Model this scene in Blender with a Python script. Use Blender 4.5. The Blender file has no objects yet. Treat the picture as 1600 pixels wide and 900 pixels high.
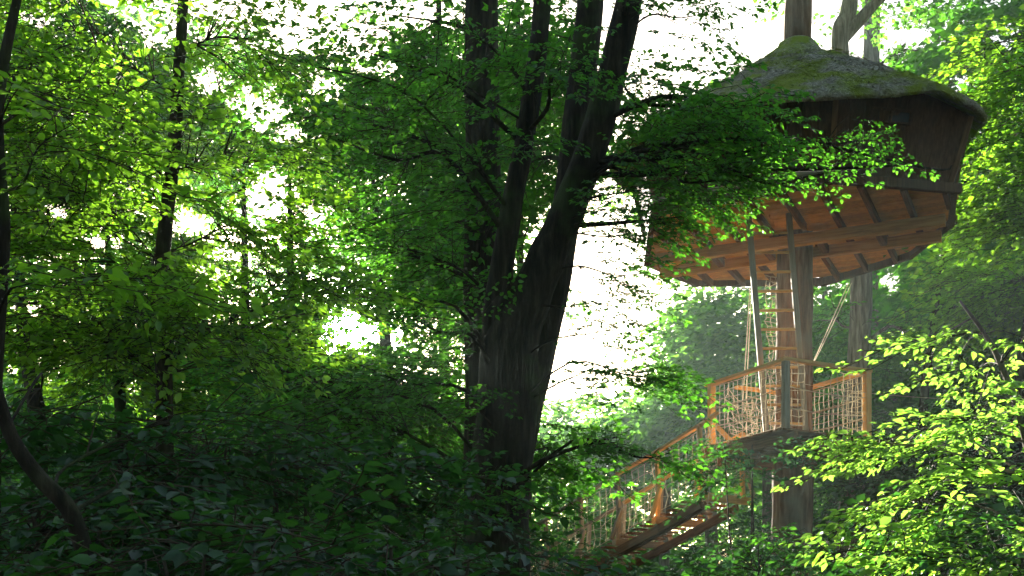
import bpy, math, random
import numpy as np
from mathutils import Vector, Matrix, noise

random.seed(7)
RNG = np.random.default_rng(11)
SC = bpy.context.scene
COL = SC.collection

# ------------------------------------------------------------------ camera, sky, sun, exposure
F, HY, CZ = 1900.0, 1000.0, 1.7          # focal length in photo pixels, horizon row, eye height


def P(px, py, Y):
    return Vector(((px - 800) / F * Y, Y, CZ + (HY - py) / F * Y))


cam_d = bpy.data.cameras.new("camera")
cam = bpy.data.objects.new("camera", cam_d)
COL.objects.link(cam)
cam.location = (0, 0, CZ)
cam.rotation_euler = (math.radians(90), 0, 0)
cam_d.sensor_width = 36
cam_d.lens = 36 * F / 1600
cam_d.shift_y = (HY - 450) / 1600
cam_d.clip_start, cam_d.clip_end = 0.05, 4000
SC.camera = cam

SUN = Vector(((540 - 800) / F, 1.0, (HY - 515) / F)).normalized()
SUN_EL = math.asin(SUN.z)
SUN_ROT = math.atan2(SUN.x, SUN.y)

world = bpy.data.worlds.new("World")
SC.world = world
world.use_nodes = True
nt = world.node_tree
nt.nodes.clear()
w_out = nt.nodes.new("ShaderNodeOutputWorld")
w_bg = nt.nodes.new("ShaderNodeBackground")
w_sky = nt.nodes.new("ShaderNodeTexSky")
w_sky.sky_type = 'NISHITA'
w_sky.sun_disc = False
w_sky.sun_elevation = SUN_EL
w_sky.sun_rotation = SUN_ROT
w_sky.air_density, w_sky.dust_density, w_sky.ozone_density = 1.0, 2.5, 1.0
w_bg.inputs[1].default_value = 0.05
nt.links.new(w_sky.outputs[0], w_bg.inputs[0])
# the sun's own bright aureole in the sky
w_tc = nt.nodes.new("ShaderNodeTexCoord")
w_dot = nt.nodes.new("ShaderNodeVectorMath"); w_dot.operation = 'DOT_PRODUCT'
w_dot.inputs[1].default_value = SUN
nt.links.new(w_tc.outputs['Generated'], w_dot.inputs[0])
w_pow = nt.nodes.new("ShaderNodeMath"); w_pow.operation = 'POWER'
nt.links.new(w_dot.outputs['Value'], w_pow.inputs[0]); w_pow.inputs[1].default_value = 2600
w_mul = nt.nodes.new("ShaderNodeMath"); w_mul.operation = 'MULTIPLY'
nt.links.new(w_pow.outputs[0], w_mul.inputs[0]); w_mul.inputs[1].default_value = 30.0
w_bg2 = nt.nodes.new("ShaderNodeBackground")
w_bg2.inputs[0].default_value = (1, 0.93, 0.78, 1)
nt.links.new(w_mul.outputs[0], w_bg2.inputs[1])
w_add = nt.nodes.new("ShaderNodeAddShader")
nt.links.new(w_bg.outputs[0], w_add.inputs[0]); nt.links.new(w_bg2.outputs[0], w_add.inputs[1])
nt.links.new(w_add.outputs[0], w_out.inputs[0])

sun_d = bpy.data.lights.new("sun", 'SUN')
sun_d.energy = 5.0
sun_d.angle = math.radians(0.6)
sun_d.color = (1.0, 0.92, 0.78)
sun = bpy.data.objects.new("sun", sun_d)
COL.objects.link(sun)
sun.rotation_euler = SUN.to_track_quat('Z', 'Y').to_euler()
sun.location = SUN * 100

SC.view_settings.view_transform = 'Standard'
SC.view_settings.look = 'None'
SC.view_settings.gamma = 1
SC.view_settings.exposure = 2.85
SC.render.engine = 'CYCLES'
cy = SC.cycles
cy.max_bounces, cy.diffuse_bounces, cy.glossy_bounces = 5, 3, 1
cy.transmission_bounces, cy.volume_bounces, cy.transparent_max_bounces = 4, 0, 8
cy.use_denoising = True
cy.use_adaptive_sampling = True
cy.adaptive_threshold = 0.02
cy.sample_clamp_indirect = 6.0
cy.caustics_reflective = cy.caustics_refractive = False

# ------------------------------------------------------------------ materials


def nodes(name):
    m = bpy.data.materials.new(name)
    m.use_nodes = True
    t = m.node_tree
    t.nodes.clear()
    out = t.nodes.new("ShaderNodeOutputMaterial")
    return m, t, out


def N(t, kind, **kw):
    n = t.nodes.new(kind)
    for k, v in kw.items():
        setattr(n, k, v)
    return n


def ramp(t, stops):
    r = N(t, "ShaderNodeValToRGB")
    e = r.color_ramp.elements
    while len(e) < len(stops):
        e.new(0.5)
    for el, (p, c) in zip(e, stops):
        el.position = p
        el.color = (*c, 1)
    return r


def leaf_mat(name, diff, trans, mix=0.55, gloss=0.07, var=0.35):
    m, t, out = nodes(name)
    g = N(t, "ShaderNodeNewGeometry")
    r = ramp(t, [(0, (1 - var, 1 - var, 1 - var)), (0.55, (1, 1, 1)), (0.93, (1.0 + var, 1.0 + var * .8, 0.9)), (1.0, (1.5, 1.2, .8))])
    t.links.new(g.outputs['Random Per Island'], r.inputs[0])
    cols = []
    for c in (diff, trans):
        mx = N(t, "ShaderNodeMix", data_type='RGBA', blend_type='MULTIPLY')
        mx.inputs[0].default_value = 1
        mx.inputs[6].default_value = (*c, 1)
        t.links.new(r.outputs[0], mx.inputs[7])
        cols.append(mx.outputs[2])
    d = N(t, "ShaderNodeBsdfDiffuse"); t.links.new(cols[0], d.inputs[0])
    tr = N(t, "ShaderNodeBsdfTranslucent"); t.links.new(cols[1], tr.inputs[0])
    gl = N(t, "ShaderNodeBsdfGlossy"); gl.inputs[1].default_value = 0.42
    gl.inputs[0].default_value = (0.9, 0.95, 1, 1)
    a = N(t, "ShaderNodeMixShader"); a.inputs[0].default_value = mix
    t.links.new(d.outputs[0], a.inputs[1]); t.links.new(tr.outputs[0], a.inputs[2])
    b = N(t, "ShaderNodeMixShader"); b.inputs[0].default_value = gloss
    t.links.new(a.outputs[0], b.inputs[1]); t.links.new(gl.outputs[0], b.inputs[2])
    t.links.new(b.outputs[0], out.inputs[0])
    return m


def surf_mat(name, stops, scale=(1, 1, 1), nscale=4.0, detail=6.0, bump=0.3, rough=0.85, extra=None, dist=0.02):
    """noise-coloured rough surface; scale squeezes the noise so it runs along the grain"""
    m, t, out = nodes(name)
    tc = N(t, "ShaderNodeTexCoord")
    mp = N(t, "ShaderNodeMapping"); mp.inputs['Scale'].default_value = scale
    t.links.new(tc.outputs['Object'], mp.inputs[0])
    oi = N(t, "ShaderNodeObjectInfo")
    off = N(t, "ShaderNodeVectorMath", operation='SCALE'); off.inputs[0].default_value = (37, 19, 53)
    t.links.new(oi.outputs['Random'], off.inputs['Scale'])
    t.links.new(off.outputs[0], mp.inputs[1])
    nz = N(t, "ShaderNodeTexNoise"); nz.inputs['Scale'].default_value = nscale
    nz.inputs['Detail'].default_value = detail; nz.inputs['Roughness'].default_value = 0.62
    t.links.new(mp.outputs[0], nz.inputs['Vector'])
    r = ramp(t, stops)
    t.links.new(nz.outputs[0], r.inputs[0])
    hv = N(t, "ShaderNodeHueSaturation")
    t.links.new(r.outputs[0], hv.inputs['Color'])
    mr = N(t, "ShaderNodeMapRange"); mr.inputs[3].default_value = 0.78; mr.inputs[4].default_value = 1.2
    t.links.new(oi.outputs['Random'], mr.inputs[0]); t.links.new(mr.outputs[0], hv.inputs['Value'])
    col = hv.outputs[0]
    if extra:
        ecol, escale, lo, hi = extra
        n2 = N(t, "ShaderNodeTexNoise"); n2.inputs['Scale'].default_value = escale; n2.inputs['Detail'].default_value = 5
        t.links.new(tc.outputs['Object'], n2.inputs['Vector'])
        mr2 = N(t, "ShaderNodeMapRange"); mr2.inputs[1].default_value = lo; mr2.inputs[2].default_value = hi
        t.links.new(n2.outputs[0], mr2.inputs[0])
        mx = N(t, "ShaderNodeMix", data_type='RGBA')
        t.links.new(mr2.outputs[0], mx.inputs[0]); t.links.new(col, mx.inputs[6]); mx.inputs[7].default_value = (*ecol, 1)
        col = mx.outputs[2]
    p = N(t, "ShaderNodeBsdfPrincipled")
    p.inputs['Roughness'].default_value = rough
    p.inputs['Specular IOR Level'].default_value = 0.25
    t.links.new(col, p.inputs['Base Color'])
    bp = N(t, "ShaderNodeBump"); bp.inputs['Strength'].default_value = bump; bp.inputs['Distance'].default_value = dist
    t.links.new(nz.outputs[0], bp.inputs['Height']); t.links.new(bp.outputs[0], p.inputs['Normal'])
    t.links.new(p.outputs[0], out.inputs[0])
    return m


LEAF = leaf_mat("leaf_green", (0.028, 0.10, 0.016), (0.12, 0.43, 0.025), gloss=.05)
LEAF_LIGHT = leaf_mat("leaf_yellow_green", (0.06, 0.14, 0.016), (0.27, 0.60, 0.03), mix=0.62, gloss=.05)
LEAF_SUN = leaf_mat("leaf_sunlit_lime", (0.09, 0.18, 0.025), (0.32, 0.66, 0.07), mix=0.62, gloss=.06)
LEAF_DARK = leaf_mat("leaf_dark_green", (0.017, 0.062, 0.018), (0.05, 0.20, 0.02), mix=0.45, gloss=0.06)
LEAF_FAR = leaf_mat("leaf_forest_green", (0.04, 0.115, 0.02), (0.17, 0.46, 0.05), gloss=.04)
BARK = surf_mat("bark_brown", [(0.3, (0.008, 0.006, 0.0045)), (0.5, (0.032, 0.023, 0.016)), (0.72, (0.085, 0.064, 0.046))],
                (1, 1, 0.16), 16, 8, 0.9, 0.95, ((0.05, 0.075, 0.02), 2.2, 0.52, 0.72), 0.03)
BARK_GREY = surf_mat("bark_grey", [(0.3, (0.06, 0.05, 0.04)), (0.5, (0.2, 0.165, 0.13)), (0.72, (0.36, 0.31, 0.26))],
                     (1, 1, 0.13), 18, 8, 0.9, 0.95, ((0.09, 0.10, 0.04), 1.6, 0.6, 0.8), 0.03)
BARK_TAN = surf_mat("bark_reddish", [(0.3, (0.06, 0.033, 0.02)), (0.5, (0.21, 0.115, 0.065)), (0.72, (0.38, 0.25, 0.16))],
                    (1, 1, 0.12), 15, 8, 0.9, 0.95, ((0.2, 0.17, 0.12), 1.3, 0.5, 0.75), 0.03)
TWIG = surf_mat("twig_bark", [(0.3, (0.03, 0.022, 0.015)), (0.7, (0.10, 0.075, 0.05))], (1, 1, 1), 12, 3, 0.3, 0.9)
WOOD = surf_mat("larch_timber", [(0.28, (0.52, 0.25, 0.07)), (0.5, (0.78, 0.42, 0.12)), (0.72, (0.86, 0.54, 0.2))],
                (0.6, 9, 9), 3.5, 6, 0.35, 0.7, ((0.34, 0.24, 0.14), 1.5, 0.6, 0.85), 0.004)
BOARD = surf_mat("bounce_lit_floor_board", [(0.28, (0.62, 0.31, 0.08)), (0.5, (0.84, 0.42, 0.10)), (0.72, (0.90, 0.54, 0.16))],
                (3, 3, 3), 3.5, 6, 0.35, 0.7, ((0.45, 0.22, 0.08), 1.5, 0.55, 0.8), 0.004)  # orange timber, brightened: warm bounce light from below is put into the colour
WOOD_GREY = surf_mat("weathered_shaded_timber", [(0.28, (0.16, 0.13, 0.10)), (0.5, (0.30, 0.25, 0.19)), (0.72, (0.42, 0.36, 0.28))],
                     (0.6, 9, 9), 3.5, 6, 0.4, 0.8, ((0.35, 0.2, 0.09), 1.3, 0.5, 0.75), 0.004)
WOOD_DARK = surf_mat("dark_timber", [(0.28, (0.09, 0.045, 0.022)), (0.5, (0.20, 0.10, 0.045)), (0.72, (0.30, 0.165, 0.08))],
                     (0.6, 9, 9), 3.5, 6, 0.4, 0.8, ((0.1, 0.1, 0.06), 1.3, 0.55, 0.8), 0.004)
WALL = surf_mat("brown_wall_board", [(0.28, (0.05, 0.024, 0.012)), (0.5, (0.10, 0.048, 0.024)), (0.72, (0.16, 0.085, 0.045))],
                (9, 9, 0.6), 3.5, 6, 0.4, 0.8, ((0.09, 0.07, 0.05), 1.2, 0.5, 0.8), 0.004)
THATCH = surf_mat("mossy_thatch", [(0.3, (0.10, 0.08, 0.055)), (0.5, (0.36, 0.31, 0.23)), (0.7, (0.62, 0.55, 0.43))],
                  (1, 1, 1), 22, 8, 1.0, 0.98, ((0.27, 0.32, 0.035), 1.9, 0.41, 0.57), 0.06)
STRAW = surf_mat("weathered_straw", [(0.25, (0.10, 0.08, 0.05)), (0.5, (0.36, 0.31, 0.22)), (0.75, (0.62, 0.55, 0.42))], (1, 1, 1), 9, 4, 0.2, 0.95, ((0.24, 0.29, 0.035), 1.9, 0.46, 0.6))
ROPE = surf_mat("hemp_rope", [(0.3, (0.42, 0.33, 0.2)), (0.7, (0.68, 0.58, 0.4))], (1, 1, 1), 30, 3, 0.2, 0.9)
SOIL = surf_mat("forest_floor", [(0.3, (0.03, 0.022, 0.014)), (0.5, (0.07, 0.05, 0.03)), (0.75, (0.13, 0.09, 0.05))],
                (1, 1, 1), 2.0, 8, 0.6, 0.95, ((0.035, 0.07, 0.02), 0.5, 0.5, 0.65), 0.1)
m, t, o_ = nodes("window_glass")
_p = N(t, "ShaderNodeBsdfPrincipled"); _p.inputs['Base Color'].default_value = (0.012, 0.012, 0.014, 1)
_p.inputs['Roughness'].default_value = 0.5; t.links.new(_p.outputs[0], o_.inputs[0])
GLASS = m
RED = surf_mat("dark_red_paint", [(0.3, (0.12, 0.02, 0.015)), (0.7, (0.22, 0.045, 0.03))], (1, 1, 1), 6, 3, 0.1, 0.6)

# ------------------------------------------------------------------ object helpers
ORG = {}


def tag(o, label, cat=None, group=None, kind=None):
    o["label"] = label
    if cat: o["category"] = cat
    if group: o["group"] = group
    if kind: o["kind"] = kind
    return o


def thing(name, loc, label, cat, group=None):
    o = bpy.data.objects.new(name, None)
    o.empty_display_size = 0.3
    COL.objects.link(o)
    o.location = loc
    ORG[o.name] = Vector(loc)
    return tag(o, label, cat, group)


def world_of(p):
    return ORG[p.name] if p is not None else Vector((0, 0, 0))


def link(name, me, mat, parent=None, mats=None, at=None):
    """me is in world coordinates shifted so that its origin is `at` (default: the parent's origin)"""
    o = bpy.data.objects.new(name, me)
    COL.objects.link(o)
    for mm in (mats or [mat]):
        if mm and me.materials.find(mm.name) < 0:
            me.materials.append(mm)
    a = Vector(at) if at is not None else world_of(parent)
    ORG[o.name] = a
    if parent is not None:
        o.parent = parent
        o.location = a - world_of(parent)
    else:
        o.location = a
    return o


def quad_mesh(name, v, q, org=(0, 0, 0), smooth=False, mi=None):
    v = np.asarray(v, dtype=np.float32) - np.asarray(org, dtype=np.float32)
    q = np.asarray(q, dtype=np.int32)
    me = bpy.data.meshes.new(name)
    me.vertices.add(len(v)); me.vertices.foreach_set("co", v.ravel())
    me.loops.add(q.size); me.loops.foreach_set("vertex_index", q.ravel())
    me.polygons.add(len(q))
    me.polygons.foreach_set("loop_start", np.arange(0, q.size, q.shape[1], dtype=np.int32))
    if smooth:
        me.polygons.foreach_set("use_smooth", np.ones(len(q), dtype=bool))
    if mi is not None:
        me.polygons.foreach_set("material_index", np.asarray(mi, dtype=np.int32))
    me.update(calc_edges=True)
    return me


def tube(pts, rad, sides=6, rough=0.0, rscale=3.0):
    pts = [Vector(p) for p in pts]
    n = len(pts)
    V, Q = [], []
    prev = None
    for i, p in enumerate(pts):
        d = (pts[min(i + 1, n - 1)] - pts[max(i - 1, 0)]).normalized()
        if prev is None:
            a = Vector((0, 0, 1)) if abs(d.z) < 0.8 else Vector((1, 0, 0))
            u = d.cross(a).normalized()
        else:
            u = (prev - d * prev.dot(d)).normalized()
        prev = u
        w = d.cross(u)
        r = rad[i] if hasattr(rad, '__len__') else rad
        for k in range(sides):
            an = 2 * math.pi * k / sides
            c = u * math.cos(an) + w * math.sin(an)
            rr = r
            if rough:
                q = p + c * r
                rr = r * (1 + rough * noise.noise(q * rscale) + rough * .6 * noise.noise(Vector((q.x * 9, q.y * 9, q.z * 1.2))))
            V.append(p + c * rr)
    for i in range(n - 1):
        for k in range(sides):
            k2 = (k + 1) % sides
            Q.append((i * sides + k, i * sides + k2, (i + 1) * sides + k2, (i + 1) * sides + k))
    if sides >= 4:     # close both ends
        for base in (0, (n - 1) * sides):
            c = len(V)
            V.append(sum((V[base + k] for k in range(sides)), Vector()) / sides)
            for k in range(0, sides - 1, 2):
                Q.append((base + k, base + k + 1, base + (k + 2) % sides, c))
    return V, Q


def smooth_path(pts, rad, n):
    """Catmull-Rom through the points"""
    pts = [Vector(p) for p in pts]
    k = len(pts) - 1
    out, ro = [], []
    for i in range(n + 1):
        s = i / n * k
        j = min(int(s), k - 1); f = s - j
        p0, p1, p2, p3 = pts[max(j - 1, 0)], pts[j], pts[j + 1], pts[min(j + 2, k)]
        out.append(0.5 * ((2 * p1) + (p2 - p0) * f + (2 * p0 - 5 * p1 + 4 * p2 - p3) * f * f + (3 * p1 - p0 - 3 * p2 + p3) * f ** 3))
        ro.append(rad[j] * (1 - f) + rad[j + 1] * f)
    return out, ro


def join(parts):
    V, Q, o = [], [], 0
    for v, q in parts:
        V += [tuple(x) for x in v]; Q += [tuple(i + o for i in f) for f in q]; o += len(v)
    return V, Q


def tube_obj(name, pts, rad, mat, parent, sides=6, smooth=True, **kw):
    v, q = tube(pts, rad, sides, **kw)
    return link(name, quad_mesh(name, v, q, world_of(parent), smooth), mat, parent)


BEAM_CACHE = {}


def beam_mesh(L, w, h, ch, mat):
    key = (round(L, 3), round(w, 3), round(h, 3), mat.name)
    if key not in BEAM_CACHE:
        a, b = w / 2, h / 2
        pr = [(-a + ch, -b), (a - ch, -b), (a, -b + ch), (a, b - ch), (a - ch, b), (-a + ch, b), (-a, b - ch), (-a, -b + ch)]
        V = [(0, y, z) for y, z in pr] + [(L, y, z) for y, z in pr]
        Fc = [(k, (k + 1) % 8, 8 + (k + 1) % 8, 8 + k) for k in range(8)] + [tuple(range(7, -1, -1)), tuple(range(8, 16))]
        me = bpy.data.meshes.new("timber")
        me.from_pydata(V, [], Fc)
        me.materials.append(mat)
        BEAM_CACHE[key] = me
    return BEAM_CACHE[key]


def beam(name, a, b, w, h, mat, parent, up=(0, 0, 1), ch=0.006):
    """squared timber from a to b, w wide and h high, grain along its local x"""
    a, b = Vector(a), Vector(b)
    x = (b - a); L = x.length; x.normalize()
    y = Vector(up).cross(x).normalized(); z = x.cross(y)
    me = beam_mesh(L, w, h, ch, mat)
    o = bpy.data.objects.new(name, me); COL.objects.link(o)
    M = Matrix((x, y, z)).transposed().to_4x4(); M.translation = a
    if parent is not None:
        o.parent = parent
        M = Matrix.Translation(-world_of(parent)) @ M
    o.matrix_basis = M
    ORG[o.name] = a
    return o


def poly_obj(name, V, Fc, mat, parent, smooth=False):
    org = world_of(parent)
    me = bpy.data.meshes.new(name)
    me.from_pydata([tuple(Vector(v) - org) for v in V], [], Fc)
    if smooth:
        me.polygons.foreach_set("use_smooth", [True] * len(me.polygons))
    return link(name, me, mat, parent)


def prism(name, loop, dz, mat, parent):
    """a flat loop (world points) extruded by vector dz"""
    n = len(loop); dz = Vector(dz)
    V = [Vector(p) for p in loop] + [Vector(p) + dz for p in loop]
    Fc = [tuple(range(n - 1, -1, -1)), tuple(range(n, 2 * n))] + [(k, (k + 1) % n, n + (k + 1) % n, n + k) for k in range(n)]
    return poly_obj(name, V, Fc, mat, parent)


# ------------------------------------------------------------------ foliage: sprays of leaves on twigs


def make_spray(seed, lod):
    rg = np.random.default_rng(seed)
    O, D, T, L = [], [], [], []
    segs = []
    n_main = 9
    def zc(x): return -0.10 * x * x
    tw = [(np.array([0, 0, 0.]), 0.0)]
    def twig(p0, ang, ln, step, leafl):
        k = max(2, int(ln / step))
        p = p0.copy(); a = ang
        last = p0.copy()
        for i in range(k):
            q = p + step * np.array([math.cos(a), math.sin(a), -0.03 + rg.normal(0, 0.05)])
            if i == k - 1 or (lod == 0 and i == k // 2):
                segs.append((last.copy(), q.copy())); last = q.copy()
            sgn = 1 if i % 2 else -1
            for sg in ((sgn,) if i < k - 1 else (1, -1, 0)):
                la = a + sg * rg.uniform(0.6, 1.1)
                O.append(q + rg.normal(0, 0.006, 3)); D.append((math.cos(la), math.sin(la), rg.normal(-0.18, 0.22)))
                L.append(leafl * rg.uniform(0.5, 1.3))
            p = q; a += rg.normal(0, 0.12)
    leafl = {0: 0.082, 1: 0.095, 2: 0.15}[lod]
    step = {0: 0.055, 1: 0.066, 2: 0.11}[lod]
    p = np.zeros(3); a = 0.0; mlast = p.copy()
    for i in range(n_main):
        q = p + np.array([0.105 * math.cos(a), 0.105 * math.sin(a), -0.018 * i * 0.35])
        if i % 3 == 2:
            segs.append((mlast.copy(), q.copy())); mlast = q.copy()
        ln = 0.46 * (1 - i / n_main) ** 0.7 * rg.uniform(0.6, 1.15)
        if ln > step * 1.2:
            twig(q, a + (1 if i % 2 else -1) * rg.uniform(0.75, 1.05), ln, step, leafl)
        else:
            twig(q, a + (1 if i % 2 else -1) * 0.9, step * 2, step, leafl)
        p = q; a += rg.normal(0, 0.1)
    twig(p, a, step * 3, step, leafl)
    O = np.array(O); D = np.array(D); L = np.array(L)
    D /= np.linalg.norm(D, axis=1)[:, None]
    Nn = np.array([0, 0, 1.0]) + rg.normal(0, 0.38, (len(O), 3))
    S = np.cross(D, Nn); S /= np.linalg.norm(S, axis=1)[:, None]
    Nn = np.cross(S, D)
    if lod == 0:
        prof = np.array([(0, 0.05, 0), (0.27, 0.30, .07), (0.25, 0.66, .05), (0, 1.05, -.10), (-0.25, 0.66, .05), (-0.27, 0.30, .07)])
        fq = np.array([(0, 1, 2, 3), (0, 3, 4, 5)])
    else:
        prof = np.array([(0, 0, 0), (0.33, 0.45, .06), (0, 1.05, -.06), (-0.33, 0.45, .06)])
        fq = np.array([(0, 1, 2, 3)])
    LV = O[:, None, :] + L[:, None, None] * (prof[None, :, :1] * S[:, None, :] + prof[None, :, 1:2] * D[:, None, :] + prof[None, :, 2:] * Nn[:, None, :])
    nv = len(prof)
    LQ = (np.arange(len(O)) * nv)[:, None, None] + fq[None]
    LV = LV.reshape(-1, 3); LQ = LQ.reshape(-1, 4)
    if lod == 2:
        return LV, LQ, np.zeros(len(LQ), int)
    TV, TQ = [], []
    for (p, q) in (segs if lod == 0 else segs[:]):
        d = q - p; d /= np.linalg.norm(d)
        u = np.cross(d, [0.2, 0.1, 1]); u /= np.linalg.norm(u); w = np.cross(d, u)
        b = len(TV); r = 0.0035
        for c in (p, q):
            for k in range(3):
                an = k * 2.094
                TV.append(c + r * (u * math.cos(an) + w * math.sin(an)))
        for k in range(3):
            TQ.append((b + k, b + (k + 1) % 3, b + 3 + (k + 1) % 3, b + 3 + k))
    TQ = np.array(TQ) + len(LV)
    return (np.vstack([LV, np.array(TV)]), np.vstack([LQ, TQ]), np.concatenate([np.zeros(len(LQ), int), np.ones(len(TQ), int)]))


SPRAYS = {lod: [make_spray(100 * lod + k, lod) for k in range(12)] for lod in (0, 1, 2)}

# openings in the canopy where the sky shows (photo pixels: centre, radii)
GAPS = [(405, 170, 60, 42), (425, 300, 50, 55), (560, 62, 80, 45), (470, 55, 50, 45), (542, 517, 50, 40), (606, 532, 30, 18), (632, 20, 60, 32),
        (945, 545, 95, 78), (925, 425, 56, 64), (1060, 55, 130, 52), (985, 470, 64, 64), (490, 330, 30, 20), (90, 330, 30, 18), (60, 30, 30, 18), (40, 480, 26, 16), (300, 350, 40, 20), (160, 380, 36, 16), (330, 130, 40, 24), (240, 60, 30, 20), (510, 140, 34, 20), (450, 210, 34, 24), (600, 110, 34, 20), (120, 180, 26, 14), (1500, 130, 30, 24), (1570, 60, 34, 26), (1430, 60, 40, 24), (1520, 200, 24, 18), (1390, 440, 26, 24)]
KEY = [(Vector(k), 1.0) for k in ((3.3, 18.8, 5.4), (4.1, 18.4, 6.4), (4.2, 19.0, 5.4), (4.9, 18.2, 5.4), (2.4, 18.6, 4.3), (3.9, 8.5, 4.1), (3.2, 8.5, 3.3), (4.6, 8.8, 3.5), (4.4, 19, 11), (0.3, 21, 3.6))]
KEY += [(Vector(k), .42) for k in ((-2.6, 8, 5.4), (-3.2, 8, 4.9), (-2.0, 8, 5.6), (-1.7, 8.2, 4.8), (-2.9, 7.6, 4.2), (-3.3, 7.6, 5.6), (-.9, 10.5, 6), (-1.2, 10.4, 5.2), (-.6, 10.4, 6.6), (-3.4, 16, 8), (-5.5, 17, 8.2), (-2, 20, 9.5), (1.7, 10.5, 6.0), (2.6, 10.4, 5.6))]


def keep(p, gap=1.0, sunr=1.4):
    if p[1] > 1:
        px = 800 + F * p[0] / p[1]; py = HY - F * (p[2] - CZ) / p[1]
        for gx, gy, rx, ry in GAPS:
            if ((px - gx) / rx) ** 2 + ((py - gy) / ry) ** 2 < gap:
                return False
    v = Vector(p)
    for k, kr in KEY:                    # the clearing the sun shines through
        d = v - k; s = d.dot(SUN)
        if s > 1.2 and (d - SUN * s).length < sunr * kr * (1 + .012 * s):
            return False
    return True


def open_sky(C):
    """true for points that stay clear of the canopy's openings (ragged edge)"""
    px = 800 + F * C[:, 0] / np.maximum(C[:, 1], .5); py = HY - F * (C[:, 2] - CZ) / np.maximum(C[:, 1], .5)
    ok = np.ones(len(C), bool)
    Y_ = C[:, 1]
    rag = .75 + .55 * np.sin(px * .13 + Y_ * 2.1) * np.sin(py * .17 + Y_ * 1.3) + .5 * np.sin(px * .041 - py * .055 + Y_ * 3.7) + RNG.uniform(-.35, .35, len(C))
    for gx, gy, rx, ry in GAPS:
        ok &= ((px - gx) / rx) ** 2 + ((py - gy) / ry) ** 2 > rag
    return ok


def crown(name, spots, conn, lod, lmat, parent, bmat=TWIG, cull=False):
    """spots: (pos, yaw, pitch, roll, scale); conn: thin branches (a, b, radius)"""
    Vs, Qs, Ms, off = [], [], [], 0
    by = {}
    for s in spots:
        by.setdefault(RNG.integers(0, 12), []).append(s)
    for var, lst in by.items():
        V, Q, M = SPRAYS[lod][var]
        for pos, yaw, pit, rol, sc in lst:
            R = (Matrix.Rotation(yaw, 3, 'Z') @ Matrix.Rotation(-pit, 3, 'Y') @ Matrix.Rotation(rol, 3, 'X'))
            W = V @ (np.array(R).T * sc) + np.array(pos)
            q_, m_ = Q, M
            if cull:
                ok = open_sky(W[Q].mean(axis=1))
                if lod == 0:                     # both halves of a leaf go together
                    nl = int((M == 0).sum()); ok[1:nl:2] = ok[0:nl:2]
                q_, m_ = Q[ok], M[ok]
            Vs.append(W); Qs.append(q_ + off); Ms.append(m_); off += len(V)
    for a, b, r in conn:
        mid = (Vector(a) + Vector(b)) / 2 + Vector((0, 0, 0.06 * (Vector(a) - Vector(b)).length))
        v, q = tube([a, mid, b], [r, r * .7, r * .35], 3)
        Vs.append(np.array([tuple(x) for x in v])); Qs.append(np.array(q) + off); Ms.append(np.ones(len(q), int)); off += len(v)
    if not Vs:
        return None
    me = quad_mesh(name, np.vstack(Vs), np.vstack(Qs), world_of(parent), False, np.concatenate(Ms))
    return link(name, me, None, parent, mats=[lmat, bmat])


def blob_spots(c, r, n, s, trunk_xy=None, gap=1.0, flat=0.18, sunr=1.4):
    out = []
    c = np.array(c)
    for _ in range(n):
        for _try in range(6):
            d = RNG.normal(0, 1, 3); d /= np.linalg.norm(d)
            p = c + d * np.array(r) * RNG.uniform(0, 1) ** 0.45
            if keep(p, gap, sunr):
                break
        else:
            continue
        if trunk_xy is not None:
            yaw = math.atan2(p[1] - trunk_xy[1], p[0] - trunk_xy[0]) + RNG.normal(0, 0.7)
        else:
            yaw = RNG.uniform(0, 6.283)
        out.append((p, yaw, RNG.normal(-0.12, flat), RNG.normal(0, flat * 1.2), s * RNG.uniform(0.75, 1.25)))
    return out


def pxblob(px, py, Y, rpx, rpy, ry, n, s, *g_):
    return (P(px, py, Y), (rpx / F * Y, ry, rpy / F * Y), n, s, *g_)


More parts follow.
